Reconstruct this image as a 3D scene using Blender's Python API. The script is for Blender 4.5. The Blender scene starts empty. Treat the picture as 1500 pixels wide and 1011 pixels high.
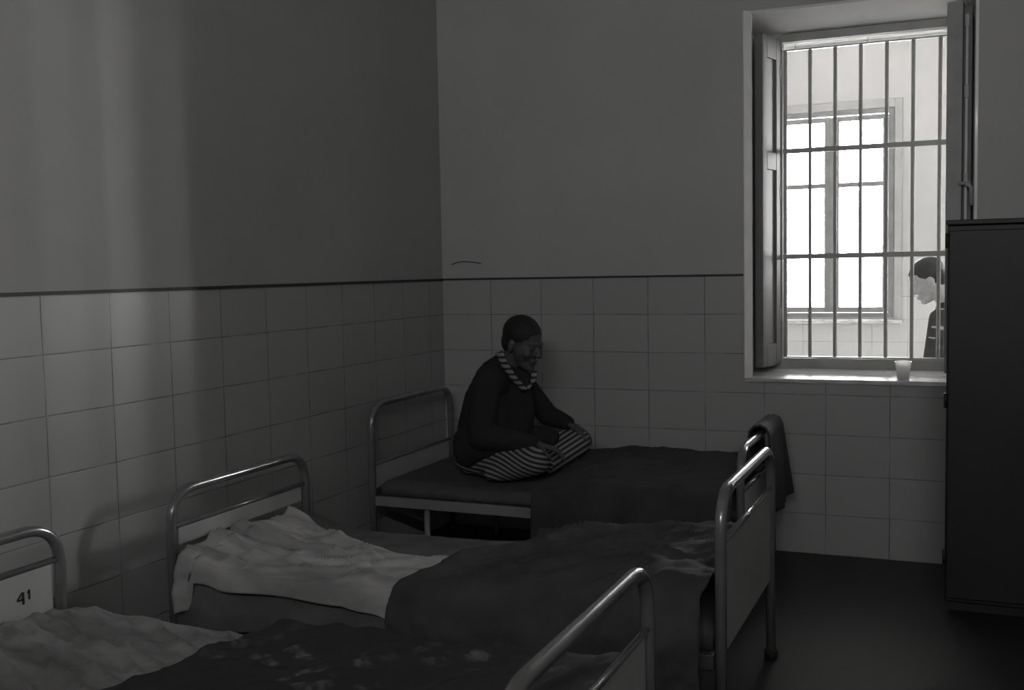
import bpy, bmesh, math, random
from mathutils import Vector, Matrix, noise
random.seed(7)
C = bpy.context.scene.collection
PI = math.pi

# ------------------------------------------------------------------ materials
def new_mat(name):
    m = bpy.data.materials.new(name); m.use_nodes = True
    nt = m.node_tree
    for n in list(nt.nodes): nt.nodes.remove(n)
    out = nt.nodes.new('ShaderNodeOutputMaterial')
    b = nt.nodes.new('ShaderNodeBsdfPrincipled')
    nt.links.new(b.outputs[0], out.inputs[0])
    return m, nt, b, out
def g(v): return (v, v*0.997, v*0.985, 1)
def mathn(nt, op, a, b=None, c=None):
    n = nt.nodes.new('ShaderNodeMath'); n.operation = op
    for i, v in enumerate((a, b, c)):
        if v is None: continue
        if isinstance(v, (int, float)): n.inputs[i].default_value = v
        else: nt.links.new(v, n.inputs[i])
    return n.outputs[0]
def mixc(nt, f, a, b):
    n = nt.nodes.new('ShaderNodeMix'); n.data_type = 'RGBA'
    if isinstance(f, (int, float)): n.inputs[0].default_value = f
    else: nt.links.new(f, n.inputs[0])
    for s, v in ((6, a), (7, b)):
        if isinstance(v, tuple): n.inputs[s].default_value = v
        else: nt.links.new(v, n.inputs[s])
    return n.outputs[2]
def noisen(nt, scale, detail=4, rough=.55, vec=None, stretch=None):
    n = nt.nodes.new('ShaderNodeTexNoise')
    n.inputs['Scale'].default_value = scale; n.inputs['Detail'].default_value = detail
    n.inputs['Roughness'].default_value = rough
    if vec is None:
        tc = nt.nodes.new('ShaderNodeTexCoord'); vec = tc.outputs['Object']
    if stretch:
        mp = nt.nodes.new('ShaderNodeMapping'); mp.inputs['Scale'].default_value = stretch
        nt.links.new(vec, mp.inputs[0]); vec = mp.outputs[0]
    nt.links.new(vec, n.inputs['Vector'])
    return n.outputs['Fac']
def ramp(nt, f, a, b):
    n = nt.nodes.new('ShaderNodeMapRange'); n.inputs[1].default_value = a; n.inputs[2].default_value = b
    nt.links.new(f, n.inputs[0]); return n.outputs[0]
def bump(nt, b, h, strength=.3, dist=.01):
    n = nt.nodes.new('ShaderNodeBump'); n.inputs['Strength'].default_value = strength
    n.inputs['Distance'].default_value = dist
    nt.links.new(h, n.inputs['Height']); nt.links.new(n.outputs[0], b.inputs['Normal'])
def mat(name, v, v2=None, rough=.6, metal=0, scale=6, bs=0, coat=0, stretch=None, spec=.5):
    m, nt, b, out = new_mat(name)
    b.inputs['Roughness'].default_value = rough; b.inputs['Metallic'].default_value = metal
    b.inputs['Coat Weight'].default_value = coat; b.inputs['Coat Roughness'].default_value = .08
    b.inputs['Specular IOR Level'].default_value = spec
    f = noisen(nt, scale, 5, stretch=stretch)
    nt.links.new(mixc(nt, ramp(nt, f, .3, .7), g(v), g(v if v2 is None else v2)), b.inputs['Base Color'])
    if bs: bump(nt, b, noisen(nt, scale*6, 3), bs, .004)
    return m
def tile_wall(name, axis, off, tw, th, ztop, zoff, plaster, tile, grout):
    """plaster above ztop, glazed tiles with narrow grout below; axis 0: runs along X, 1: along Y"""
    m, nt, b, out = new_mat(name)
    geo = nt.nodes.new('ShaderNodeNewGeometry')
    sp = nt.nodes.new('ShaderNodeSeparateXYZ'); nt.links.new(geo.outputs['Position'], sp.inputs[0])
    wob = mathn(nt, 'MULTIPLY', mathn(nt, 'SUBTRACT', noisen(nt, 3, 2, vec=geo.outputs['Position']), .5), .006)
    def line(c, off, w, hw):
        u = mathn(nt, 'FRACT', mathn(nt, 'DIVIDE', mathn(nt, 'SUBTRACT', mathn(nt, 'ADD', c, wob), off), w))
        d = mathn(nt, 'MINIMUM', u, mathn(nt, 'SUBTRACT', 1, u))
        return mathn(nt, 'SUBTRACT', 1, ramp(nt, mathn(nt, 'MULTIPLY', d, w), hw*.5, hw*1.3))
    a = sp.outputs[axis]; z = sp.outputs[2]
    g1 = line(a, off-100*tw, tw, .0024); g2 = line(z, zoff-100*th, th, .0022)
    brk = ramp(nt, noisen(nt, 5, 3, vec=geo.outputs['Position']), .36, .56)
    gr = mathn(nt, 'MULTIPLY', mathn(nt, 'MAXIMUM', g1, g2), mathn(nt, 'ADD', mathn(nt, 'MULTIPLY', brk, .7), .3))
    comb = nt.nodes.new('ShaderNodeCombineXYZ')
    nt.links.new(mathn(nt, 'FLOOR', mathn(nt, 'DIVIDE', mathn(nt, 'SUBTRACT', a, off-100*tw), tw)), comb.inputs[0])
    nt.links.new(mathn(nt, 'FLOOR', mathn(nt, 'DIVIDE', mathn(nt, 'SUBTRACT', z, zoff-100*th), th)), comb.inputs[1])
    wn = nt.nodes.new('ShaderNodeTexWhiteNoise'); nt.links.new(comb.outputs[0], wn.inputs[0])
    tcol = mixc(nt, wn.outputs[0], g(tile*.97), g(tile*1.03))
    tcol = mixc(nt, gr, tcol, g(grout))
    n1 = ramp(nt, noisen(nt, 1.3, 6, .6, vec=geo.outputs['Position']), .3, .7)
    pcol = mixc(nt, n1, g(plaster*.93), g(plaster*1.06))
    isT = mathn(nt, 'LESS_THAN', z, ztop)
    nt.links.new(mixc(nt, isT, pcol, tcol), b.inputs['Base Color'])
    gr = mathn(nt, 'MULTIPLY', gr, isT)
    r = mathn(nt, 'SUBTRACT', .75, mathn(nt, 'MULTIPLY', isT, .35)); nt.links.new(r, b.inputs['Roughness'])
    h = mathn(nt, 'SUBTRACT', mathn(nt, 'MULTIPLY', noisen(nt, 60, 3, vec=geo.outputs['Position']), .15), gr)
    bump(nt, b, h, .35, .003)
    return m
WB = tile_wall('plaster_and_tile_window_side', 0, .896, .3, .2, 1.4, 0, .50, .43, .17)
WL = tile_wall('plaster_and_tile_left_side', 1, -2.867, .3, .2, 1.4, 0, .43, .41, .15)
WF = tile_wall('plaster_and_tile_corridor', 0, 1.963, .297, .2, 1.35, -.05, .50, .52, .2)
M = dict(
    plaster=mat('plaster', .5, .46, .8, scale=2, bs=.1),
    ceilingp=mat('ceiling_plaster', .6, .55, .85, scale=2, bs=.1),
    corr=mat('corridor_plaster', .52, .48, .8, scale=2, bs=.1),
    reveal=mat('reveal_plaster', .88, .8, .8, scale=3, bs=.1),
    farframe=mat('corridor_window_paint', .24, .18, .5, scale=10),
    farcasing=mat('corridor_casing_paint', .42, .36, .6, scale=10),
    floor=mat('dark_floor', .026, .016, .5, scale=25, bs=.05),
    corrfloor=mat('corridor_floor', .62, .55, .5, scale=10),
    dark=mat('dark_trim', .05, .03, .6, scale=20),
    casing=mat('white_gloss_paint', .92, .84, .35, scale=9, coat=.2),
    shutter=mat('shutter_paint', .23, .16, .5, scale=7, stretch=(1, 1, .25)),
    frame=mat('grey_window_frame', .42, .32, .5, scale=10),
    iron_dark=mat('dark_shutter_paint', .16, .12, .5, scale=20),
    iron=mat('painted_iron', .5, .42, .45, scale=30),
    sill=mat('worn_stone_sill', .95, .30, .4, scale=9, stretch=(.6, 5, 3)),
    tube=mat('painted_steel_tube', .29, .23, .22, metal=.35, scale=12, coat=1.0),
    panel=mat('painted_steel_panel', .55, .48, .45, scale=8),
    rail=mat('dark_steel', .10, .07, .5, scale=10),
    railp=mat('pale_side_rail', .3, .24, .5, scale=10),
    rubber=mat('rubber', .03, .02, .7),
    mattress=mat('dark_mattress_cloth', .11, .08, .85, scale=14, bs=.2),
    sheet=mat('pale_sheet', .60, .27, .8, scale=3.5, bs=.2, stretch=(.8, 3.2, 1)),
    blanket=mat('dark_wool_blanket', .085, .05, .9, scale=8, bs=.5),
    under=mat('grey_blanket', .15, .09, .9, scale=7, bs=.4),
    blanket2=mat('charcoal_blanket', .06, .04, .9, scale=8, bs=.5),
    locker=mat('dark_locker_paint', .026, .016, .5, scale=3, bs=.05),
    metal=mat('worn_metal', .5, .4, .3, metal=.8, scale=20),
    cup=None,
    skin=mat('skin', .10, .08, .55, scale=12),
    skin2=mat('skin_pale', .34, .28, .55, scale=12),
    hair=mat('dark_hair', .02, .012, .6, scale=60, bs=.6),
    sweater=mat('black_knit', .028, .02, .9, scale=40, bs=.4),
    ink=mat('black_ink', .02, .02, .6),
)
def floral():
    m, nt, b, out = new_mat('floral_blanket_cloth')
    v = nt.nodes.new('ShaderNodeTexVoronoi'); v.inputs['Scale'].default_value = 16
    tc = nt.nodes.new('ShaderNodeTexCoord'); nt.links.new(tc.outputs['Object'], v.inputs['Vector'])
    a = mathn(nt, 'SUBTRACT', 1, ramp(nt, v.outputs['Distance'], .25, .45))
    a = mathn(nt, 'MULTIPLY', a, ramp(nt, noisen(nt, 3, 3), .45, .62))
    a = mathn(nt, 'MULTIPLY', a, ramp(nt, noisen(nt, 45, 3), .35, .6))
    nt.links.new(mixc(nt, a, g(.045), g(.2)), b.inputs['Base Color'])
    b.inputs['Roughness'].default_value = .9
    return m
M['floral'] = floral()
def plastic():
    m, nt, b, out = new_mat('milky_plastic')
    b.inputs['Base Color'].default_value = g(.9); b.inputs['Roughness'].default_value = .35
    t = nt.nodes.new('ShaderNodeBsdfTranslucent'); t.inputs[0].default_value = g(.95)
    mx = nt.nodes.new('ShaderNodeMixShader'); mx.inputs[0].default_value = .6
    nt.links.new(b.outputs[0], mx.inputs[1]); nt.links.new(t.outputs[0], mx.inputs[2]); nt.links.new(mx.outputs[0], out.inputs[0])
    return m
M['cup'] = plastic()
def stripes(name, attr, a, c):
    m, nt, b, out = new_mat(name)
    at = nt.nodes.new('ShaderNodeAttribute'); at.attribute_name = attr
    nt.links.new(mixc(nt, ramp(nt, at.outputs['Fac'], -.15, .25), g(a), g(c)), b.inputs['Base Color'])
    b.inputs['Roughness'].default_value = .85
    return m
M['pajama'] = stripes('striped_pajama_cloth', 'stripe', .035, .30)
def knit2():
    m, nt, b, out = new_mat('dark_patterned_knit')
    f = noisen(nt, 11, 1, stretch=(1, 1, 2.2))
    nt.links.new(mixc(nt, ramp(nt, f, .66, .70), g(.03), g(.3)), b.inputs['Base Color'])
    b.inputs['Roughness'].default_value = .9
    return m
M['knit2'] = knit2()
def glass():
    m, nt, b, out = new_mat('window_glass')
    nt.nodes.remove(b)
    t = nt.nodes.new('ShaderNodeBsdfTransparent'); t.inputs[0].default_value = (.95, .95, .95, 1)
    gl = nt.nodes.new('ShaderNodeBsdfGlossy'); gl.inputs['Roughness'].default_value = .03
    mx = nt.nodes.new('ShaderNodeMixShader'); mx.inputs[0].default_value = .06
    nt.links.new(t.outputs[0], mx.inputs[1]); nt.links.new(gl.outputs[0], mx.inputs[2])
    nt.links.new(mx.outputs[0], out.inputs[0])
    return m
M['glass'] = glass()

# ------------------------------------------------------------------ mesh helpers
def obj(name, bm, m, parent=None, smooth=False, bevel=0):
    me = bpy.data.meshes.new(name)
    if smooth:
        for f in bm.faces: f.smooth = True
    bmesh.ops.recalc_face_normals(bm, faces=bm.faces)
    bm.to_mesh(me); bm.free()
    o = bpy.data.objects.new(name, me); C.objects.link(o)
    me.materials.append(m)
    if parent is not None:
        o.parent = parent
        o.matrix_parent_inverse = parent.matrix_basis.inverted()
    if bevel:
        md = o.modifiers.new('bevel', 'BEVEL'); md.width = bevel; md.segments = 2; md.limit_method = 'ANGLE'
    return o
def tag(o, label, cat, group=None):
    o['label'] = label; o['category'] = cat
    if group: o['group'] = group
    return o
def thing(name, label, cat, loc=(0, 0, 0), group=None):
    o = bpy.data.objects.new(name, None); C.objects.link(o); o.location = loc
    return tag(o, label, cat, group)
def struct(name, bm, m, parent=None, **k):
    o = obj(name, bm, m, parent, **k)
    if parent is None: o['kind'] = 'structure'
    return o
def B(): return bmesh.new()
def box(bm, x0, x1, y0, y1, z0, z1, mtx=None):
    vs = [bm.verts.new((x, y, z)) for x in (x0, x1) for y in (y0, y1) for z in (z0, z1)]
    if mtx is not None:
        for v in vs: v.co = mtx @ v.co
    for q in ((0, 1, 3, 2), (4, 6, 7, 5), (0, 4, 5, 1), (2, 3, 7, 6), (0, 2, 6, 4), (1, 5, 7, 3)):
        bm.faces.new([vs[i] for i in q])
    return bm
def prism(bm, pts, z0, z1):
    """vertical prism over a plan outline"""
    a = [bm.verts.new((x, y, z0)) for x, y in pts]; b = [bm.verts.new((x, y, z1)) for x, y in pts]
    n = len(pts)
    for i in range(n): bm.faces.new((a[i], a[(i+1) % n], b[(i+1) % n], b[i]))
    bm.faces.new(a[::-1]); bm.faces.new(b)
    return bm
def hexa(bm, c):
    """box from eight corners: four below, four above"""
    v = [bm.verts.new(p) for p in c]
    for q in ((3, 2, 1, 0), (4, 5, 6, 7), (0, 1, 5, 4), (1, 2, 6, 5), (2, 3, 7, 6), (3, 0, 4, 7)):
        bm.faces.new([v[i] for i in q])
    return bm
def rounded(pts, r, n=8):
    pts = [Vector(p) for p in pts]; out = [pts[0]]
    for i in range(1, len(pts)-1):
        a, p, b = pts[i-1], pts[i], pts[i+1]
        d1 = (a-p).normalized(); d2 = (b-p).normalized()
        rr = min(r, (a-p).length*.49, (b-p).length*.49)
        s, e = p+d1*rr, p+d2*rr
        for k in range(n+1):
            t = k/n; out.append(s*(1-t)**2 + p*2*t*(1-t) + e*t*t)
    out.append(pts[-1]); return out
def tube(bm, pts, r, seg=14, cap=True):
    pts = [Vector(p) for p in pts]
    rs = r if isinstance(r, (list, tuple)) else [r]*len(pts)
    t = (pts[1]-pts[0]).normalized()
    u = t.orthogonal().normalized(); rings = []
    for i, p in enumerate(pts):
        if i == 0: t2 = (pts[1]-p).normalized()
        elif i == len(pts)-1: t2 = (p-pts[i-1]).normalized()
        else: t2 = ((pts[i+1]-p).normalized() + (p-pts[i-1]).normalized()).normalized()
        u = (u - t2*u.dot(t2)).normalized(); w = t2.cross(u)
        rings.append([bm.verts.new(p + (u*math.cos(2*PI*k/seg) + w*math.sin(2*PI*k/seg))*rs[i]) for k in range(seg)])
    for a, b in zip(rings, rings[1:]):
        for k in range(seg): bm.faces.new((a[k], a[(k+1) % seg], b[(k+1) % seg], b[k]))
    if cap: bm.faces.new(rings[0][::-1]); bm.faces.new(rings[-1])
    return bm
def lathe(bm, prof, cx, cy, seg=28):
    rings = [[bm.verts.new((cx+r*math.cos(2*PI*k/seg), cy+r*math.sin(2*PI*k/seg), z)) for k in range(seg)] for r, z in prof]
    for a, b in zip(rings, rings[1:]):
        for k in range(seg): bm.faces.new((a[k], a[(k+1) % seg], b[(k+1) % seg], b[k]))
    return rings

# ------------------------------------------------------------------ the room
CH = 3.3; XR = 4.9; YF = -7.0
WX0, WX1, WZ0, WZ1 = 1.70, 2.76, .878, 2.70       # the window opening
bm = B(); T = .33
box(bm, -.25, WX0, 0, T, -.1, CH); box(bm, WX1, XR+.25, 0, T, -.1, CH)
box(bm, WX0, WX1, 0, T, -.1, WZ0-.02); box(bm, WX0, WX1, 0, T, WZ1, CH)
struct('wall_back', bm, WB)
bm = B(); box(bm, -.25, 0, YF-.2, 0, -.1, CH); struct('wall_left', bm, WL)
bm = B(); box(bm, XR, XR+.25, YF-.2, 0, -.1, CH); struct('wall_right', bm, WL)
# unseen front wall behind the photographer; its high slot is added as fill light
FX0, FX1, FZ0, FZ1 = 1.6, 4.3, 2.84, 3.025
bm = B(); box(bm, 0, FX0, YF-.2, YF, -.1, CH); box(bm, FX1, XR, YF-.2, YF, -.1, CH)
box(bm, FX0, FX1, YF-.2, YF, -.1, FZ0); box(bm, FX0, FX1, YF-.2, YF, FZ1, CH)
struct('wall_front', bm, WB)
bm = B(); box(bm, -.25, XR+.25, YF-.2, .33, -.2, 0); struct('floor', bm, M['floor'])
bm = B(); box(bm, -.25, XR+.25, YF-.2, .33, CH, CH+.15); struct('ceiling', bm, M['ceilingp'])
# dark line closing the tiles
bm = B(); box(bm, .007, WX0-.002, -.007, 0, 1.394, 1.404); struct('trim_1', bm, M['dark'])
bm = B(); box(bm, 0, .007, YF, 0, 1.392, 1.404); struct('trim_2', bm, M['dark'])
bm = B(); box(bm, WX1+.002, XR, -.007, 0, 1.394, 1.404); struct('trim_3', bm, M['dark'])
# window moulding round the opening
bm = B()
prism(bm, [(WX0, 0), (WX0, -.030), (WX0+.006, -.034), (WX0+.036, .004), (WX0+.036, .03), (WX0, .03)], WZ0, WZ1-.001)
struct('trim_4', bm, M['casing'], smooth=False)
bm = B(); box(bm, WX1-.004, WX1+.014, -.016, .0, WZ0, WZ1); struct('trim_5', bm, M['casing'], bevel=.004)
# splayed soffit
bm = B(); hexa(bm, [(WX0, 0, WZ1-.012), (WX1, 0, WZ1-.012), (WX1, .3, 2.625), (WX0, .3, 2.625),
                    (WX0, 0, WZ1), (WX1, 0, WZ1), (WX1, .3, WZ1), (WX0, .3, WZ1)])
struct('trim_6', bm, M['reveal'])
# sloping stone sill
bm = B(); hexa(bm, [(WX0, -.012, WZ0-.02), (WX1, -.012, WZ0-.02), (WX1, .30, WZ0-.02), (WX0, .30, WZ0-.02),
                    (WX0, -.012, WZ0), (WX1, -.012, WZ0), (WX1, .30, .908), (WX0, .30, .908)])
struct('trim_7', bm, M['sill'])
# wooden frame standing in the wall, Y .27 - .33
bm = B()
box(bm, WX0, 1.845, .27, .33, .90, 2.62); box(bm, 2.745, WX1, .27, .33, .90, 2.62)
box(bm, 1.845, 2.745, .27, .33, .90, .957); box(bm, 1.845, 2.745, .27, .33, 2.585, 2.626)
w1 = struct('window_1', bm, M['frame'])
# iron grille
gr = thing('window_grille', 'dark iron window grille of upright bars and two cross bars in the window opening', 'window grille', (2.3, .30, .957))
bm = B(); box(bm, 1.846, 2.744, .292, .308, .958, .966); obj('bottom_bar', bm, M['iron'], gr)
bm = B(); box(bm, 1.846, 2.744, .292, .308, 2.543, 2.551); obj('top_bar', bm, M['iron'], gr)
for z in (1.487, 2.032):
    bm = B(); box(bm, 1.846, 2.744, .284, .296, z-.013, z+.013); obj('cross_bar', bm, M['iron'], gr, bevel=.002)
for k in range(8):
    x = 1.856 + .1243*k
    bm = B(); tube(bm, [(x, .306, .966), (x, .306, 2.543)], .0095, 10); obj('upright_bar', bm, M['iron'], gr, smooth=True)
# pale rod with two hooks just under the frame head
rod = thing('curtain_rod', 'thin white rod running just below the top of the window frame', 'curtain rod', (2.3, .345, 2.57))
bm = B(); tube(bm, [(1.80, .352, 2.572), (2.80, .352, 2.572)], .010, 12); obj('rod', bm, M['casing'], rod, smooth=True)
for x in (1.90, 2.258):
    bm = B(); tube(bm, [(x, .352, 2.586), (x, .339, 2.572), (x, .345, 2.55)], .003, 8); obj('hook', bm, M['iron'], rod)

# left shutter leaf folded into the reveal
def shutter_leaf(bm_face, x0, x1, y0, y1):
    pass
sl = thing('shutter_leaf', 'pale wooden panelled shutter leaf folded open on the left side of the window', 'shutter', (1.83, .27, .93))
def panel_leaf(parent, hx, hy, fx, fy, z0, z1, th, m, inner_sign, panels):
    """hinge (hx,hy) to free edge (fx,fy): stiles, rails and sunk panels"""
    h = Vector((hx, hy, 0)); f = Vector((fx, fy, 0)); d = (f-h); L = d.length; d.normalize()
    n = Vector((-d.y, d.x, 0))*inner_sign
    mtx = Matrix(((d.x, n.x, 0, h.x), (d.y, n.y, 0, h.y), (0, 0, 1, 0), (0, 0, 0, 1)))
    st = .055
    bm = B()
    box(bm, 0, st, 0, th, z0, z1, mtx); box(bm, L-st, L, 0, th, z0, z1, mtx)
    zs = [z0] + [p[0] for p in panels] + [z1]
    prev = z0
    for a, b in panels:
        box(bm, st, L-st, 0, th, prev, a, mtx); prev = b
    box(bm, st, L-st, 0, th, prev, z1, mtx)
    o = obj('leaf_frame', bm, m, parent, bevel=.003)
    for a, b in panels:
        bm = B(); box(bm, st-.004, L-st+.004, th*.3, th*.7, a-.004, b+.004, mtx)
        obj('leaf_panel', bm, m, parent)
    return mtx, L
mtx, L = panel_leaf(sl, 1.838, .268, 1.784, .048, .925, 2.60, .042, M['shutter'], -1,
                    [(1.04, 1.93), (2.02, 2.49)])
for z in (1.15, 1.78, 2.4):
    bm = B(); tube(bm, [(1.832, .262, z), (1.832, .262, z+.07)], .008, 10); obj('hinge', bm, M['iron'], sl, smooth=True)

# right shutter: two folded leaves swung towards the room, locking rod on the edge
sr = thing('folding_shutter', 'grey folded shutter with a locking rod at the right side of the window', 'shutter', (2.72, .27, .93))
bm = B(); prism(bm, [(2.636, -.05), (2.704, -.05), (2.738, .262), (2.69, .262)], .925, 2.628); obj('inner_leaf', bm, M['frame'], sr, bevel=.003)
bm = B(); prism(bm, [(2.707, -.035), (2.745, -.035), (2.752, .262), (2.741, .262)], .925, 2.61); obj('outer_leaf', bm, M['iron_dark'], sr, bevel=.003)
bm = B(); tube(bm, [(2.722, -.047, .96), (2.722, -.047, 2.52)], .0062, 10); rd = obj('locking_rod', bm, M['casing'], sr, smooth=True)
for z, h in ((2.51, .06), (2.19, .06), (1.79, .06)):
    bm = B(); box(bm, 2.712, 2.732, -.056, -.036, z, z+h); obj('rod_guide', bm, M['iron'], sr, bevel=.004)
bm = B(); tube(bm, rounded([(2.722, -.05, 1.80), (2.722, -.10, 1.80), (2.745, -.11, 1.785), (2.748, -.10, 1.70)], .02), .008, 10)
box(bm, 2.69, 2.745, -.062, -.05, 1.795, 1.812)
obj('handle', bm, M['iron'], sr, smooth=True)

# cup
bm = B()
cx, cy, cz = 2.452, .045, .883
rg = lathe(bm, [(.0, cz+.004), (.024, cz+.004), (.0255, cz+.003), (.027, cz), (.0365, cz+.078), (.039, cz+.080), (.039, cz+.084), (.0365, cz+.085), (.034, cz+.079), (.0255, cz+.008), (.0, cz+.007)], cx, cy)
bmesh.ops.remove_doubles(bm, verts=bm.verts, dist=1e-5)
for v in bm.verts: v.co.z += .004*(v.co.y)/.05*.5
tag(obj('plastic_cup', bm, M['cup'], smooth=True), 'small white plastic cup on the window sill', 'cup')

# tiny dark crack/wire mark lying against the plaster, not hanging
bm = B(); tube(bm, [(.06, -.004, 1.482), (.10, -.006, 1.494), (.146, -.006, 1.498), (.20, -.006, 1.492), (.243, -.004, 1.485)], .0022, 6)
tag(obj('wall_wire', bm, M['dark'], smooth=True), 'short dark curved wire on the plaster just above the tiles near the corner', 'wire')

# ------------------------------------------------------------------ corridor beyond
YC = 4.5; CX0, CX1, CZ0, CZ1 = -1.2, 7.2, -.05, 3.5
wins = [(1.10, 2.14, .97, 2.78), (4.83, 5.72, .97, 3.1)]
bm = B(); prev = CX0
for x0, x1, z0, z1 in wins:
    box(bm, prev, x0, YC, YC+.3, CZ0-.1, CZ1); box(bm, x0, x1, YC, YC+.3, CZ0-.1, z0); box(bm, x0, x1, YC, YC+.3, z1, CZ1); prev = x1
box(bm, prev, CX1, YC, YC+.3, CZ0-.1, CZ1)
struct('wall_corridor', bm, WF)
bm = B(); box(bm, CX0-.2, CX0, .33, YC+.3, CZ0-.1, CZ1); struct('wall_corridor_left', bm, M['corr'])
bm = B(); box(bm, CX1, CX1+.2, .33, YC+.3, CZ0-.1, CZ1); struct('wall_corridor_right', bm, M['corr'])
bm = B(); box(bm, CX0, -.25, .2, .33, CZ0-.1, CZ1); box(bm, XR+.25, CX1, .2, .33, CZ0-.1, CZ1); struct('wall_corridor_near', bm, M['corr'])
bm = B(); box(bm, CX0-.2, CX1+.2, .33, YC+.3, CZ0-.2, CZ0); struct('floor_corridor', bm, M['corrfloor'])
bm = B(); box(bm, CX0-.2, CX1+.2, .2, YC+.3, CZ1, CZ1+.15); struct('ceiling_corridor', bm, M['corr'])
for i, (x0, x1, z0, z1) in enumerate(wins):
    # casement: outer frame, two sashes with a muntin each
    bm = B()
    box(bm, x0, x0+.045, YC-.01, YC+.05, z0, z1); box(bm, x1-.045, x1, YC-.01, YC+.05, z0, z1)
    box(bm, x0+.045, x1-.045, YC-.01, YC+.05, z0, z0+.04); box(bm, x0+.045, x1-.045, YC-.01, YC+.05, z1-.035, z1)
    w = struct('window_%d' % (i+2), bm, M['farframe'])
    mid = (x0+x1)/2
    for a, b in ((x0+.047, mid-.002), (mid+.002, x1-.047)):
        s = .062 if True else 0
        la, lb = (.045, s) if a < mid-.1 else (s, .045)
        bm = B()
        Z0, Z1 = z0+.042, z1-.042
        box(bm, a, a+la, YC-.018, YC+.025, Z0, Z1); box(bm, b-lb, b, YC-.018, YC+.025, Z0, Z1)
        box(bm, a+la, b-lb, YC-.018, YC+.025, Z0, Z0+.05); box(bm, a+la, b-lb, YC-.018, YC+.025, Z1-.045, Z1)
        box(bm, a+la, b-lb, YC-.012, YC+.02, 2.118, 2.160)
        sa = obj('sash', bm, M['farframe'], w, bevel=.003)
        bm = B(); box(bm, a+la, b-lb, YC+.0, YC+.004, Z0+.05, Z1-.045); obj('pane', bm, M['glass'], w)
    bm = B(); box(bm, mid-.018, mid+.018, YC-.028, YC-.0185, z0+.045, z1-.05); obj('astragal', bm, M['farframe'], w, bevel=.003)
    bm = B()
    box(bm, x0-.10, x0-.005, YC-.022, YC, z0-.02, z1+.085); box(bm, x1+.005, x1+.10-.03, YC-.022, YC, z0-.02, z1+.085)
    box(bm, x0-.005, x1+.005, YC-.022, YC, z1+.01, z1+.085)
    obj('window_casing', bm, M['farcasing'], w, bevel=.005)
    bm = B(); box(bm, x0-.12, x1+.08, YC-.07, YC, z0-.055, z0-.02)
    obj('window_sill', bm, mat('peeling_sill_paint', .8, .25, .6, scale=14, stretch=(.5, 1, 3)), w, bevel=.006)
# frame and pane of the added fill-light slot behind the photographer
bm = B()
for a, b, c, d in ((FX0, FX0+.05, FZ0, FZ1), (FX1-.05, FX1, FZ0, FZ1), (FX0+.05, FX1-.05, FZ0, FZ0+.05), (FX0+.05, FX1-.05, FZ1-.05, FZ1)):
    box(bm, a, b, YF-.12, YF-.06, c, d)
w = struct('window_4', bm, M['frame'])
bm = B(); box(bm, FX0+.05, FX1-.05, YF-.09, YF-.086, FZ0+.05, FZ1-.05); obj('pane', bm, M['glass'], w)

# ------------------------------------------------------------------ beds
RT = .0175
def end_board(root, kind, X, ya, yb, ztop, zrail, zpan, mark=None):
    """inverted U of tube with a rail and a sheet-metal panel; ya near, yb far"""
    bm = B()
    tube(bm, rounded([(X, ya, .012), (X, ya, ztop), (X, yb, ztop), (X, yb, .012)], .13, 12), RT, 18)
    obj(kind + '_tube', bm, M['tube'], root, smooth=True)
    bm = B(); tube(bm, [(X, ya+.01, zrail), (X, yb-.01, zrail)], .010, 12); obj(kind + '_rail', bm, M['tube'] if mark is None else M['rail'], root, smooth=True)
    bm = B(); box(bm, X-.004, X+.004, ya+.035, yb-.035, zpan, zrail-.008)
    p = obj(kind + '_panel', bm, M['panel'], root, bevel=.003)
    for y in (ya, yb):
        bm = B(); lathe(bm, [(.0, 0), (.022, 0), (.024, .03), (.018, .035), (0, .035)], X, y, 16)
        bmesh.ops.remove_doubles(bm, verts=bm.verts, dist=1e-5); obj('rubber_foot', bm, M['rubber'], root, smooth=True)
    return p
def bed(label, hx, hya, hyb, hz, hrail, hpan, fx, fya, fyb, fz, frail, fpan, zf, name='metal_bed', railmat='rail', dark=False):
    root = thing(name, label, 'bed', ((hx+fx)/2, (hya+fyb)/2, 0), 'hospital beds along the left wall')
    hp = end_board(root, 'headboard', hx, hya, hyb, hz, hrail, hpan, mark=True if dark else None)
    end_board(root, 'footboard', fx, fya, fyb, fz, frail, fpan)
    for ya, yb in ((hya, fya), (hyb, fyb)):
        bm = B(); s = .02 if ya == hya else -.02
        hexa(bm, [(hx+.02, ya-.015, zf-.045), (fx-.02, yb-.015, zf-.045), (fx-.02, yb+.015, zf-.045), (hx+.02, ya+.015, zf-.045),
                  (hx+.02, ya-.015, zf), (fx-.02, yb-.015, zf), (fx-.02, yb+.015, zf), (hx+.02, ya+.015, zf)])
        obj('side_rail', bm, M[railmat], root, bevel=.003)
    n = 9
    for k in range(n):
        t = (k+1)/(n+1); x = hx+(fx-hx)*t; a = hya+(fya-hya)*t; b = hyb+(fyb-hyb)*t
        bm = B(); box(bm, x-.025, x+.025, a+.016, b-.016, zf-.008, zf-.001); obj('slat', bm, M['rail'], root)
    for t in (.16, .84):
        x = hx+(fx-hx)*t
        for y in (hya+(fya-hya)*t+.02, hyb+(fyb-hyb)*t-.02):
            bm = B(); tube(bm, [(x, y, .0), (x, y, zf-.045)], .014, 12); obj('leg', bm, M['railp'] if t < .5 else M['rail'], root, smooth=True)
    return root, hp

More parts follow.
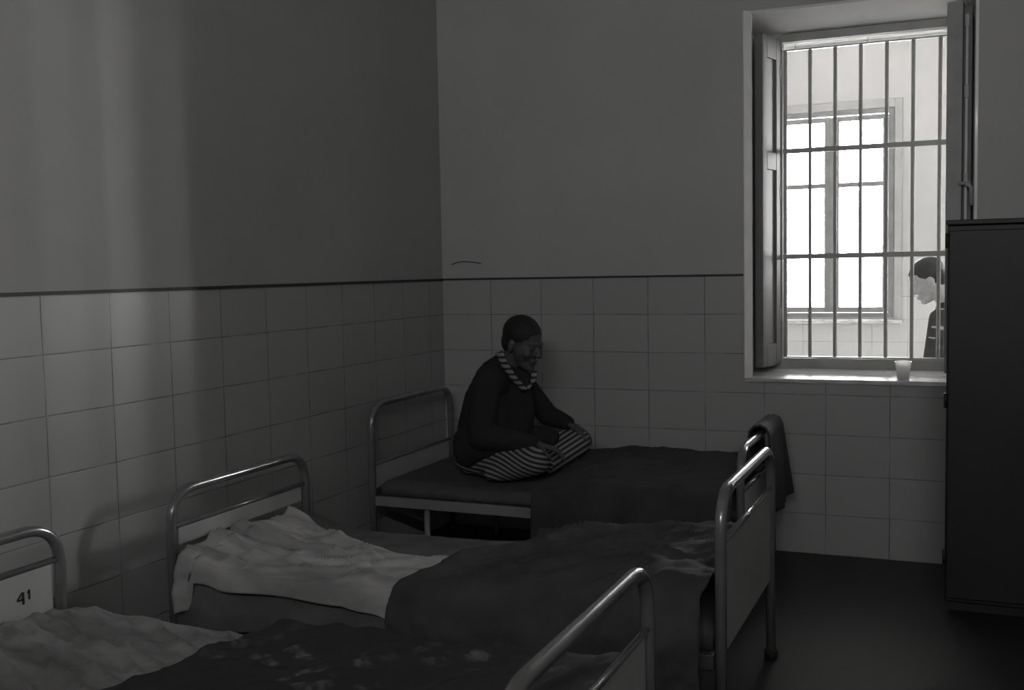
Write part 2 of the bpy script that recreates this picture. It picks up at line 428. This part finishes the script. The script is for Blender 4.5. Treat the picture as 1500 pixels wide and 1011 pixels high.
def fbm(x, y, s, o=3, seed=0):
    v = 0; a = 1; t = 0
    for i in range(o):
        v += a*noise.noise(Vector((x*s+seed, y*s-seed, seed*.37))); t += a; a *= .5; s *= 2.1
    return v/t
def ridge(x, y, s, seed):
    return 1-abs(noise.noise(Vector((x*s+seed, y*s, seed))))*2
def drape(name, m, x0, x1, ya, yb, top, dn, df, amp, seed, flow=(1, 0), hem=.03, thick=.008, de=0, parent=None, res=.011, taper=None, slack=.03, crease=.5, skew=0):
    """cloth lying on the bed between ya (near) and yb (far), hanging dn / df at the sides and de at the foot end"""
    bm = B(); nx = int((x1-x0)/res); W = None
    rows = []
    for i in range(nx+1):
        u = i/nx; x = x0+(x1-x0)*u
        a = ya(x) if callable(ya) else ya; b = yb(x) if callable(yb) else yb
        d1 = (dn(x) if callable(dn) else dn) + hem*fbm(x, 1, 3.0, 2, seed+5)
        d2 = (df(x) if callable(df) else df)
        Wd = b-a; tot = d1+Wd+d2; ns = 96; row = []
        for j in range(ns+1):
            s = -d1 + tot*j/ns
            R = .035
            if s < 0:
                y = a - slack*min(1, -s/.1) ; z = top(x, a) + s
                y += -.018*math.sin(x*19+seed+2*fbm(x, 0, 2, 2, seed))*min(1, -s/.12)
                z0 = 1
            elif s > Wd:
                y = b + .02*min(1, (s-Wd)/.1); z = top(x, b) - (s-Wd)
            else:
                y = a+s; z = top(x, y)
            e = min(s, Wd-s) if not isinstance(df, float) or df > .01 else s
            if 0 <= e < R: z -= (R-e)**2/R*.25
            elif e < 0: z -= R*.25
            k = .8 + .2*max(-1, min(1, e/.05))
            xx, yy = x, s
            px = xx*flow[0]+yy*flow[1]; py = -xx*flow[1]+yy*flow[0]
            w = amp*(.9*fbm(px*.45, py*1.8, 3.2, 3, seed) + .55*(ridge(px*.5+.3*fbm(xx, yy, 2, 2, seed), py*1.7, 3.0, seed+9)**4)
                     + crease*(.25+.75*min(1, abs(e)/.09))*min(1, (s+d1)/.05, (Wd+d2-s)/.05)*(ridge(px*.42+.22*fbm(xx, yy, 3, 2, seed+2), py*1.5, 6.5, seed+19)**5 + .35*ridge(px*.4+.15*fbm(xx, yy, 3, 2, seed), py*1.2+.1*fbm(xx, yy, 5, 2, seed), 9.5, seed+29)**4))
            dz = w*k
            fz = max(0, min(1, (e+.03)/.07)); fz = fz*fz*(3-2*fz); dp = max(0, dz+amp*.35*k)
            z += dp*fz; y -= dp*.8*(1-fz)*(1 if s < Wd*.5 else -1)
            ex = x
            row.append(bm.verts.new((x + skew*max(-.05, s)*(1-u) + .012*fbm(x, s, 4, 2, seed+3), y, max(z, .03))))
        rows.append(row)
    if de:
        last = rows[-1]; n = int(de/res)
        for k in range(1, n+1):
            nr = [bm.verts.new((v.co.x + .012*min(1, k/3) + .006*math.sin(v.co.y*30+seed), v.co.y, max(v.co.z - k*res, .04))) for v in last]
            rows.append(nr)
    for r, q in zip(rows, rows[1:]):
        for j in range(len(r)-1): bm.faces.new((r[j], q[j], q[j+1], r[j+1]))
    o = obj(name, bm, m, parent, smooth=True)
    md = o.modifiers.new('solid', 'SOLIDIFY'); md.thickness = thick; md.offset = 1
    return o
def mattress(name, x0, x1, ya, yb, zb, top, m, label):
    bm = B(); nx, ny = 70, 30
    def P(u, v, w):
        x = x0+(x1-x0)*u; a, b = ya(x), yb(x); y = a+(b-a)*v
        zt = top(x, y); z = zb+(zt-zb)*w
        return (x, y, z)
    grid = {}
    prof = [(0, 0, 0), (0, -.008, .2), (0, -.012, .5), (0, -.008, .8), (.015, 0, 1)]
    tops = []; bots = []
    for i in range(nx+1):
        u = i/nx; t = []; b = []
        for j in range(ny+1):
            v = j/ny; e = min(u*(x1-x0), (1-u)*(x1-x0), v*.8, (1-v)*.8)
            x, y, z = P(u, v, 1)
            z -= .03*max(0, 1-e/.04)**2
            z += .004*fbm(x, y, 6, 2, 3)
            t.append(bm.verts.new((x, y, z))); b.append(bm.verts.new((x, y, zb)))
        tops.append(t); bots.append(b)
    for i in range(nx):
        for j in range(ny):
            bm.faces.new((tops[i][j], tops[i+1][j], tops[i+1][j+1], tops[i][j+1]))
            bm.faces.new((bots[i][j], bots[i][j+1], bots[i+1][j+1], bots[i+1][j]))
        bm.faces.new((tops[i][0], bots[i][0], bots[i+1][0], tops[i+1][0]))
        bm.faces.new((tops[i][ny], tops[i+1][ny], bots[i+1][ny], bots[i][ny]))
    for j in range(ny):
        bm.faces.new((tops[0][j], tops[0][j+1], bots[0][j+1], bots[0][j]))
        bm.faces.new((tops[nx][j], bots[nx][j], bots[nx][j+1], tops[nx][j+1]))
    return tag(obj(name, bm, m, smooth=True), label, 'mattress')

# --- bed 1, under the window wall, where the man sits
B1 = dict(hx=.10, hya=-1.0, hyb=-.14, fx=1.97, fya=-1.03, fyb=-.19)
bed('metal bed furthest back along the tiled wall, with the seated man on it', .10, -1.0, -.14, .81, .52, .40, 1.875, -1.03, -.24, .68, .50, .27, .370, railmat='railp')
t1 = lambda x, y: .440 + .006*math.sin(x*5) - .012*math.exp(-((x-.65)**2)/.08)
mattress('mattress', .13, 1.85, lambda x: -.985, lambda x: -.18, .372, t1, M['mattress'], 'thin dark mattress on the bed where the man sits')
tb = lambda x, y: .456 + .028*math.exp(-((y+.25)/.14)**2) + .02*math.sin(x*7)*math.exp(-((y+.5)/.25)**2) + .018*max(0, min(1, (x-1.0)*5))*1.8
b1 = drape('blanket', M['blanket2'], .95, 1.84, -1.035, -.165, tb, .24, .03, .022, 4.2, flow=(.8, .6), hem=.05)
tag(b1, 'dark rumpled blanket heaped over the foot half of the bed where the man sits', 'blanket')
# cloth hung over its footboard
def hung_cloth():
    bm = B(); X = 1.875; ya, yb = -.60, -.22; zt = .68+.045; rows = []
    for i in range(33):
        y = ya+(yb-ya)*i/32; row = []
        for j in range(49):
            s = j/48
            w = .010*math.sin(y*26+1) + .006*math.sin(y*47)
            if s < .30:       # inside of the bed
                k = 1-s/.30; x = X-.045+.010*k; z = zt-.045-.12*k; x -= abs(w)*k*.3
            elif s < .40:
                a = PI*(1-(s-.30)/.10); x = X+.045*math.cos(a); z = zt-.045+.045*math.sin(a)
            else:
                k = (s-.40)/.60; x = X+.045+.035*k+w*k; z = zt-.045-(.33+.06*(yb-y))*k
            row.append(bm.verts.new((x, y+.02*(s-.4)*(1 if y > -.3 else 0), z)))
        rows.append(row)
    for r, q in zip(rows, rows[1:]):
        for j in range(48): bm.faces.new((r[j], q[j], q[j+1], r[j+1]))
    o = obj('folded_blanket', bm, M['blanket2'], smooth=True)
    md = o.modifiers.new('solid', 'SOLIDIFY'); md.thickness = .01; md.offset = 0
    tag(o, 'dark blanket hung over the footboard of the bed nearest the window wall', 'blanket')
hung_cloth()

# --- bed 2, in the middle
l2 = lambda a, b: (lambda x: a+(b-a)*(x-.17)/(2.08-.17))
bed('middle metal bed with the pale crumpled sheet at its head', .17, -2.50, -1.67, .69, .565, .495, 2.08, -2.385, -1.52, .785, .635, .30, .31)
def t2(x, y):
    sag = -.035*math.sin(PI*min(1, max(0, (x-.2)/1.5)))
    return .388 + sag*.35 + .018*max(0, (x-1.2)/.9)
mattress('mattress', .20, 2.05, l2(-2.475, -2.36), l2(-1.75, -1.62), .312, t2, M['mattress'], 'dark mattress on the middle bed under the pale sheet and dark blanket')
u2 = drape('underblanket', M['under'], .225, 1.35, lambda x: l2(-2.50, -2.385)(x)-.028, lambda x: l2(-1.735, -1.60)(x), lambda x, y: t2(x, y)+.012+.055*math.exp(-((x-.22)/.13)**2),
           lambda x: .17+.04*math.sin(x*7), .06, .007, 51.3, flow=(.9, .4), hem=.06, crease=.6)
tag(u2, 'grey blanket under the pale sheet on the middle bed, hanging down its near side', 'blanket')
def sfar(x): return -1.86 - .26*(1-math.exp(-((x-.24)/.35)**2)) - .06*min(1, max(0, (x-.8)/.4)) + .012*math.sin(x*13)
s2 = drape('bed_sheet', M['sheet'], .240, 1.27, lambda x: l2(-2.50, -2.385)(x)-.050, sfar, lambda x, y: t2(x, y)+.050 + .048*math.exp(-((x-.24)/.13)**2),
           lambda x: (.045+.05*max(0, math.sin(x*6+1)))*(1 if x < 1.05 else .3) + (.09 if x < .30 else 0), .004, .015, 11.3, flow=(.97, .25), hem=.05, crease=1.9)
tag(s2, 'pale crumpled sheet over the head half of the middle bed', 'sheet')
def t2b(x, y):
    return t2(x, y)+.080+.012*max(0, min(1, (x-1.2)*2))+.035*math.exp(-((x-1.85)/.12)**2)*math.exp(-((y+2.3)/.12)**2)
b2 = drape('blanket', M['blanket'], 1.08, 2.045, lambda x: l2(-2.50, -2.385)(x)-.095, lambda x: l2(-1.715, -1.585)(x), t2b, lambda x: .33+.05*math.sin(x*5), .10, .032, 21.7, flow=(.5, .87), hem=.06, skew=.30, crease=.7)
tag(b2, 'dark rumpled blanket covering the foot half of the middle bed', 'blanket')

# --- bed 3, nearest the camera
rt, hp = bed('nearest metal bed, at the lower left, with a number on its pale headboard', .20, -3.90, -3.03, .705, .597, .30, 2.05, -3.92, -3.05, .755, .60, .27, .33, dark=True)
t3 = lambda x, y: .418 - .02*math.sin(PI*(x-.2)/1.85)
mattress('mattress', .23, 2.02, lambda x: -3.885, lambda x: -3.03, .332, t3, M['mattress'], 'mattress of the nearest bed under the grey sheet and patterned blanket')
s3 = drape('bed_sheet', mat('grey_sheet', .42, .19, .85, scale=4, bs=.2, stretch=(1, 2.6, 1)), .235, 1.10, -3.935, -3.0, lambda x, y: t3(x, y)+.016+.004, .10, .06, .013, 31.1, flow=(.9, -.44), hem=.03, crease=2.0)
tag(s3, 'grey creased sheet over the head half of the nearest bed', 'sheet')
b3 = drape('patterned_blanket', M['floral'], .86, 2.01, -3.965, -2.985, lambda x, y: t3(x, y)+.074, .25, .14, .024, 41.9, flow=(.6, .8), hem=.05, skew=.15)
tag(b3, 'dark blanket with a faint pale flower pattern on the foot half of the nearest bed', 'blanket')
# number 41 painted on the headboard panel (strokes on the face towards the bed)
def strokes(polys, x, y0, z0, s):
    bm = B()
    for (a, b, w) in polys:
        p = Vector((x, y0-0+a[0]*s, z0+a[1]*s)); q = Vector((x, y0+b[0]*s, z0+b[1]*s))
        d = (q-p).normalized(); n = Vector((0, -d.z, d.y))*w*s
        v = [bm.verts.new(c) for c in (p-n, q-n, q+n, p+n)]; v2 = [bm.verts.new(c.co+Vector((.0012, 0, 0))) for c in v]
        bm.faces.new(v2); bm.faces.new(v[::-1])
        for i in range(4): bm.faces.new((v[i], v[(i+1) % 4], v2[(i+1) % 4], v2[i]))
    return bm
nb = strokes([((.30, -.5), (.30, .5), .11), ((.34, -.08), (-.32, -.08), .08), ((-.30, -.04), (.22, .5), .07),
              ((.92, -.25), (.92, .55), .09), ((.95, .5), (.72, .32), .06)], .2045, -3.186, .515, .036)
o = obj('number_mark', nb, M['ink'], hp); o['label'] = 'black painted number 41'

# ------------------------------------------------------------------ locker
lk = thing('metal_locker', 'tall dark metal locker standing against the wall at the right', 'locker', (3.05, -.42, 0))
LX0, LX1, LY0, LY1, LZ = 2.658, 3.50, -.75, -.115, 1.612
bm = B(); box(bm, LX0, LX1, LY0+.02, LY1, .04, LZ-.02); obj('body', bm, M['locker'], lk, bevel=.004)
bm = B(); box(bm, LX0-.006, LX1+.006, LY0-.006, LY1, LZ-.02, LZ); obj('top', bm, M['locker'], lk, bevel=.004)
bm = B(); box(bm, LX0+.01, LX1-.01, LY0+.04, LY1-.01, 0, .04); obj('plinth', bm, M['rubber'], lk)
for a, b, hxx in ((LX0+.006, (LX0+LX1)/2-.002, 1), ((LX0+LX1)/2+.002, LX1-.006, 0)):
    bm = B(); box(bm, a, b, LY0, LY0+.019, .06, LZ-.042)
    d = obj('door', bm, M['locker'], lk, bevel=.004)
    hx = b-.05 if hxx else a+.05
    bm = B(); box(bm, hx-.01, hx+.01, LY0-.022, LY0, .82, .95); obj('handle', bm, M['metal'], d, bevel=.004)
    for z in (.2, .85, 1.50):
        xx = a-.008 if hxx else b+.008
        bm = B(); tube(bm, [(xx, LY0+.004, z), (xx, LY0+.004, z+.06)], .007, 10); obj('hinge', bm, M['locker'], d, smooth=True)

# ------------------------------------------------------------------ figures
def ell(bm, c, r, mtx=None, seg=20):
    """ellipsoid; r along the columns of mtx"""
    m = Matrix.Translation(Vector(c)) @ ((mtx.to_4x4() if mtx is not None else Matrix.Identity(4)) @ Matrix.Diagonal((r[0], r[1], r[2], 1)))
    bmesh.ops.create_uvsphere(bm, u_segments=seg, v_segments=seg//2+2, radius=1, matrix=m)
def cap(bm, a, b, ra, rb):
    a = Vector(a); b = Vector(b); L = (b-a).length
    n = max(2, int(L/(min(ra, rb)*.35))+1)
    n = min(n, 26)
    for k in range(n+1):
        t = k/n; p = a.lerp(b, t); r = ra+(rb-ra)*t
        bmesh.ops.create_icosphere(bm, subdivisions=2 if r > .02 else 2, radius=r, matrix=Matrix.Translation(p))
def chain(bm, pts):
    for (a, ra), (b, rb) in zip(pts, pts[1:]): cap(bm, a, b, ra, rb)
def grow(name, bm, m, parent, voxel=.008, smooth=3, fn=None):
    o = obj(name, bm, m, parent)
    md = o.modifiers.new('r', 'REMESH'); md.mode = 'VOXEL'; md.voxel_size = voxel; md.use_smooth_shade = True
    s = o.modifiers.new('s', 'SMOOTH'); s.factor = .5; s.iterations = smooth
    bpy.context.view_layer.update()
    dg = bpy.context.evaluated_depsgraph_get()
    me = bpy.data.meshes.new_from_object(o.evaluated_get(dg))
    o.modifiers.clear(); old = o.data; o.data = me; bpy.data.meshes.remove(old); me.name = name
    if not me.materials: me.materials.append(m)
    for p in me.polygons: p.use_smooth = True
    if fn:
        at = me.attributes.new('stripe', 'FLOAT', 'POINT')
        for i, v in enumerate(me.vertices): at.data[i].value = fn(v.co)
    return o
def head_axes(F, roll=0):
    F = Vector(F).normalized(); S = F.cross(Vector((0, 0, 1))).normalized(); U = S.cross(F)
    return F, S, U      # front, person's right side..., up
def head(bm, c, F, S, U, k=1.0):
    c = Vector(c); mt = Matrix((F, S, U)).transposed()
    P = lambda f, s, u: c + F*f*k + S*s*k + U*u*k
    E = lambda p, r: ell(bm, P(*p), [x*k for x in r], mt)
    E((-.012, 0, .035), (.098, .076, .088))       # skull
    E((.018, 0, -.02), (.072, .064, .085))        # face
    E((.040, 0, -.085), (.040, .040, .034))       # jaw
    E((.066, 0, -.100), (.022, .024, .018))       # chin
    E((.076, 0, .018), (.018, .052, .012))        # brow
    cap(bm, P(.086, 0, .008), P(.108, 0, -.030), .009*k, .014*k)   # nose
    for s in (-1, 1):
        E((.100, s*.012, -.034), (.010, .008, .007))
        E((-.008, s*.076, -.012), (.018, .010, .033))   # ear
        E((.064, s*.038, -.030), (.022, .022, .022))    # cheek
        E((.080, s*.031, .000), (.010, .014, .009))     # eye
    E((.086, 0, -.062), (.012, .024, .006)); E((.084, 0, -.073), (.012, .021, .007))  # lips
    return P, mt
def hand(bm, wrist, d, palmn, side, spread=.0, curl=.5, s=1.0):
    """palm, four fingers bent at the knuckles, thumb from the side of the palm"""
    d = Vector(d).normalized(); n = Vector(palmn).normalized(); n = (n-d*n.dot(d)).normalized(); t = d.cross(n).normalized()*side
    w = Vector(wrist)
    for k in range(4):
        o = (k-1.5)*.019*s
        cap(bm, w+d*.012*s+t*o*.6, w+d*.082*s+t*o, .0125*s, .0108*s)
    for k, L in enumerate((.068, .078, .072, .056)):
        o = (k-1.5)*.0195*s; p = w+d*.085*s+t*o; a = curl*.35; L *= s
        for seg, fr in ((0, .46), (1, .31), (2, .23)):
            q = p + (d*math.cos(a) + n*math.sin(a) + t*(k-1.5)*spread)*L*fr
            cap(bm, p, q, (.0088-.0008*seg)*s, (.0082-.0010*seg)*s); p = q; a += curl
    p = w + d*.025*s - t*.026*s; a = (d*.55 - t*.8 + n*.3).normalized()
    for L, r in ((.038, .012), (.030, .0100), (.024, .0088)):
        q = p + a*L*s; cap(bm, p, q, r*s, r*.9*s); p = q; a = (a + d*.45 + n*.25).normalized()

# --- seated man
ZM = 0.436
man = thing('person', 'short-haired person in dark sweater and striped pajamas sitting cross-legged on the furthest bed', 'person', (.52, -.6, ZM))
F, S, U = head_axes((.90, -.30, -.26))
hc = Vector((.742, -.62, 1.088))
hipN, kneeN, ankN = Vector((.53, -.70, .535)), Vector((.885, -.84, .552)), Vector((.655, -.80, .475))
hipF, kneeF, ankF = Vector((.54, -.50, .53)), Vector((.95, -.42, .578)), Vector((.855, -.60, .495))
shN, elN, wrN = Vector((.612, -.775, .895)), Vector((.615, -.86, .655)), Vector((.872, -.80, .628))
shF, elF, wrF = Vector((.645, -.45, .885)), Vector((.765, -.36, .70)), Vector((.895, -.40, .668))
bm = B()
P, mt = head(bm, hc, F, S, U, 1.04)
chain(bm, [((.70, -.615, 1.04), .056), ((.645, -.61, .965), .058)])
chain(bm, [((.62, -.61, .93), .085), ((.57, -.61, .80), .11), ((.53, -.60, .65), .115), ((.53, -.60, .56), .11)])
for s_, e_, w_ in ((shN, elN, wrN), (shF, elF, wrF)): chain(bm, [(s_, .05), (e_, .038), (w_, .024)])
for h_, k_, a_ in ((hipN, kneeN, ankN), (hipF, kneeF, ankF)): chain(bm, [(h_, .075), (k_, .05), (a_, .032)])
# feet
for a_, d_ in ((ankN, Vector((-.10, .06, -.005))), (ankF, Vector((-.13, -.05, -.012)))):
    chain(bm, [(a_, .034), (a_+d_*.5, .030), (a_+d_*1.15, .024)])
hand(bm, wrN, (.92, .25, -.28), (.25, 0, -1), 1, curl=.45)
hand(bm, wrF, (.86, -.25, -.42), (-.4, 0, -1), -1, curl=.45)
bd = grow('body', bm, M['skin'], man, .0052, 2)
for v in bd.data.vertices: v.co.z = max(v.co.z, ZM+.014)
# hair
bm = B()
E = lambda p, r: ell(bm, P(*p), [x*1.04 for x in r], mt)
E((-.018, 0, .044), (.101, .082, .086)); E((-.050, 0, .000), (.062, .074, .075))
hr = grow('hair', bm, M['hair'], man, .006, 2)
# sweater
bm = B()
chain(bm, [((.632, -.61, .955), .085), ((.60, -.61, .89), .125), ((.555, -.605, .78), .142), ((.525, -.60, .66), .148), ((.52, -.60, .575), .15)])
chain(bm, [((.62, -.75, .905), .085), ((.63, -.47, .895), .085)])
chain(bm, [((.60, -.68, .80), .11), ((.58, -.70, .66), .12)])
chain(bm, [(shN, .074), ((elN+shN)/2, .068), (elN, .062), ((elN+wrN)/2, .056), (wrN-(wrN-elN)*.08, .043)])
chain(bm, [(shF, .070), ((elF+shF)/2, .062), (elF, .056), ((elF+wrF)/2, .048), (wrF-(wrF-elF)*.08, .038)])
chain(bm, [((.67, -.60, .90), .092), ((.675, -.60, .74), .11), ((.64, -.60, .60), .13)])
chain(bm, [((.50, -.70, .60), .105), ((.51, -.76, .57), .085), ((.62, -.78, .60), .075), ((.76, -.79, .615), .06)])
for i in range(5):
    a = i*1.3; chain(bm, [((.53+.05*math.cos(a), -.62+.08*math.sin(a), .60), .100), ((.53+.05*math.cos(a), -.62+.10*math.sin(a), .54), .098)])
chain(bm, [((.60, -.56, .60), .09), ((.72, -.53, .60), .075), ((.82, -.50, .605), .060)])
sw = grow('sweater', bm, M['sweater'], man, .008, 3)
for v in sw.data.vertices: v.co.z = max(v.co.z, ZM+.0125)
# trousers with stripes running down the legs
def stripe_coord(p):
    dn = min((p-(hipN+(kneeN-hipN)*t/8)).length for t in range(9)); df = min((p-(hipF+(kneeF-hipF)*t/8)).length for t in range(9))
    if dn <= df: c = p.z + .30*(p.x-.6) + .012*math.sin(p.x*16) + .15*(p.y+.7)
    else: c = .80*p.z - .60*p.x
    return math.sin(c*2*PI/.0235)
bm = B()
chain(bm, [(hipN, .098), ((hipN+kneeN)/2, .088), (kneeN, .070), ((kneeN+ankN)/2, .062), (ankN, .052)])
chain(bm, [(hipF, .095), ((hipF+kneeF)/2, .082), (kneeF, .068), ((kneeF+ankF)/2, .060), (ankF, .050)])
chain(bm, [((.50, -.70, .545), .105), ((.50, -.50, .545), .105)])
tr = grow('pajama_trousers', bm, M['pajama'], man, .0055, 3, fn=stripe_coord)
for v in tr.data.vertices: v.co.z = max(v.co.z, ZM+.0125)
# striped collar: two lapels meeting in a V
def lapel(pts, w, seedn):
    bm = B(); pts = [Vector(p) for p in pts]; n = 40; rows = []
    lay = None
    for i in range(n+1):
        t = i/n*(len(pts)-1); k = min(int(t), len(pts)-2); p = pts[k].lerp(pts[k+1], t-k)
        tan = (pts[k+1]-pts[k]).normalized(); side = w[0]; ww = w[1]*(1-.25*i/n)
        rows.append([bm.verts.new(p + Vector(side)*ww*(j/4-.5) + Vector((.2, -.9, .2))*.006*math.sin(PI*j/4)) for j in range(5)])
    for a, b in zip(rows, rows[1:]):
        for j in range(4): bm.faces.new((a[j], b[j], b[j+1], a[j+1]))
    o = obj('pajama_collar', bm, M['pajama'], man, smooth=True)
    at = o.data.attributes.new('stripe', 'FLOAT', 'POINT')
    for i, v in enumerate(o.data.vertices): at.data[i].value = math.sin(v.co.z*2*PI/.0265+.4*v.co.x)+.25
    md = o.modifiers.new('solid', 'SOLIDIFY'); md.thickness = .006; md.offset = 0
lapel([(.655, -.715, 1.050), (.69, -.735, .995), (.735, -.725, .925), (.775, -.690, .865)], ((.80, -.15, .25), .052), 1)
lapel([(.790, -.600, .950), (.800, -.640, .905), (.783, -.680, .868)], ((.6, .5, .3), .040), 2)

# --- man passing in the corridor
w2 = thing('person', 'person in dark patterned sweater walking past beyond the window bars, head bowed', 'person', (2.78, 1.2, -.05))
F, S, U = head_axes((-.86, -.16, -.46))
hc = Vector((2.520, 1.2, 1.338))
bm = B(); P2, mt2 = head(bm, hc, F, S, U, 1.0)
chain(bm, [((2.575, 1.2, 1.29), .055), ((2.64, 1.2, 1.215), .060)])
chain(bm, [((2.66, 1.2, 1.14), .10), ((2.72, 1.2, .98), .105), ((2.77, 1.2, .82), .11)])
shA, elA, wrA = Vector((2.60, 1.03, 1.12)), Vector((2.555, .99, .86)), Vector((2.50, 1.02, .66))
shB, elB, wrB = Vector((2.65, 1.38, 1.12)), Vector((2.72, 1.42, .86)), Vector((2.66, 1.42, .64))
for s_, e_, w_ in ((shA, elA, wrA), (shB, elB, wrB)): chain(bm, [(s_, .050), (e_, .038), (w_, .026)])
legs2 = [((2.77, 1.11, .78), (2.70, 1.10, .40), (2.80, 1.10, .03)), ((2.79, 1.29, .78), (2.72, 1.30, .40), (2.62, 1.30, .03))]
for a, b, c in legs2:
    chain(bm, [(a, .08), (b, .055), (c, .038)]); chain(bm, [(c, .036), (Vector(c)+Vector((-.16, 0, -.035)), .028)])
hand(bm, wrA, (-.2, 0, -1), (-.6, .6, 0), 1, curl=.3); hand(bm, wrB, (-.15, 0, -1), (-.6, -.6, 0), -1, curl=.3)
grow('body', bm, M['skin2'], w2, .006, 2)
bm = B()
ell(bm, P2(-.024, 0, .046), (.100, .083, .084), mt2); ell(bm, P2(-.060, 0, .0), (.058, .074, .075), mt2); ell(bm, P2(.008, 0, .066), (.070, .066, .046), mt2)
grow('hair', bm, M['hair'], w2, .006, 2)
bm = B()
chain(bm, [((2.645, 1.2, 1.165), .085), ((2.665, 1.2, 1.08), .125), ((2.73, 1.2, .94), .135), ((2.77, 1.2, .80), .14)])
chain(bm, [((2.66, 1.06, 1.125), .085), ((2.67, 1.34, 1.125), .085)])
for s_, e_, w_ in ((shA, elA, wrA), (shB, elB, wrB)): chain(bm, [(s_, .070), (e_, .055), (w_+(e_-w_)*.08, .038)])
grow('sweater', bm, M['knit2'], w2, .008, 3)
bm = B()
for a, b, c in legs2: chain(bm, [(a, .105), (b, .075), (Vector(c)+Vector((0, 0, .04)), .060)])
chain(bm, [((2.77, 1.11, .80), .11), ((2.79, 1.29, .80), .11)])
grow('trousers', bm, M['sweater'], w2, .008, 3)
bm = B()
for a, b, c in legs2:
    c = Vector(c); chain(bm, [(c+Vector((.03, 0, 0)), .044), (c+Vector((-.06, 0, -.015)), .042), (c+Vector((-.17, 0, -.033)), .036)])
sh = grow('shoes', bm, M['rubber'], w2, .007, 2)
for v in sh.data.vertices: v.co.z = max(v.co.z, -.049)

# ------------------------------------------------------------------ light
wd = bpy.data.worlds.new('World'); bpy.context.scene.world = wd; wd.use_nodes = True
bg = wd.node_tree.nodes['Background']; bg.inputs[0].default_value = (1, .998, .99, 1); bg.inputs[1].default_value = 106.0
def portal(name, loc, rot, sx, sz):
    l = bpy.data.lights.new(name, 'AREA'); l.shape = 'RECTANGLE'; l.size = sx; l.size_y = sz
    l.cycles.is_portal = True
    o = bpy.data.objects.new(name, l); C.objects.link(o); o.location = loc; o.rotation_euler = rot
for x0, x1, z0, z1 in wins:
    portal('daylight_portal', ((x0+x1)/2, YC+.31, (z0+z1)/2), (-PI/2, 0, 0), x1-x0, z1-z0)
portal('daylight_portal', ((FX0+FX1)/2, YF-.21, (FZ0+FZ1)/2), (PI/2, 0, 0), FX1-FX0, FZ1-FZ0)  # sky portal for the added fill slot

# ------------------------------------------------------------------ camera
cam = bpy.data.cameras.new('Camera'); co = bpy.data.objects.new('Camera', cam); C.objects.link(co)
f, yaw, pit, rol = 1567.4, .4024, .0698, -.0189
cy_, sy_ = math.cos(yaw), math.sin(yaw)
fw = Vector((-sy_*math.cos(pit), cy_*math.cos(pit), -math.sin(pit)))
ri = Vector((cy_, sy_, 0)); up = ri.cross(fw)
r2 = ri*math.cos(rol)+up*math.sin(rol); u2 = up*math.cos(rol)-ri*math.sin(rol)
mw = Matrix((r2, u2, -fw)).transposed().to_4x4(); mw.translation = Vector((2.7313, -5.4326, 1.444))
co.matrix_world = mw
cam.sensor_width = 36; cam.sensor_fit = 'HORIZONTAL'; cam.lens = f*36/1500; cam.clip_start = .02
sc = bpy.context.scene; sc.camera = co
sc.view_settings.view_transform = 'Standard'; sc.view_settings.look = 'None'; sc.view_settings.gamma = 1
sc.view_settings.exposure = 0
sc.view_settings.use_curve_mapping = False
sc.cycles.max_bounces = 14; sc.cycles.diffuse_bounces = 10; sc.cycles.glossy_bounces = 4
sc.cycles.sample_clamp_indirect = 8
sc.cycles.use_denoising = True
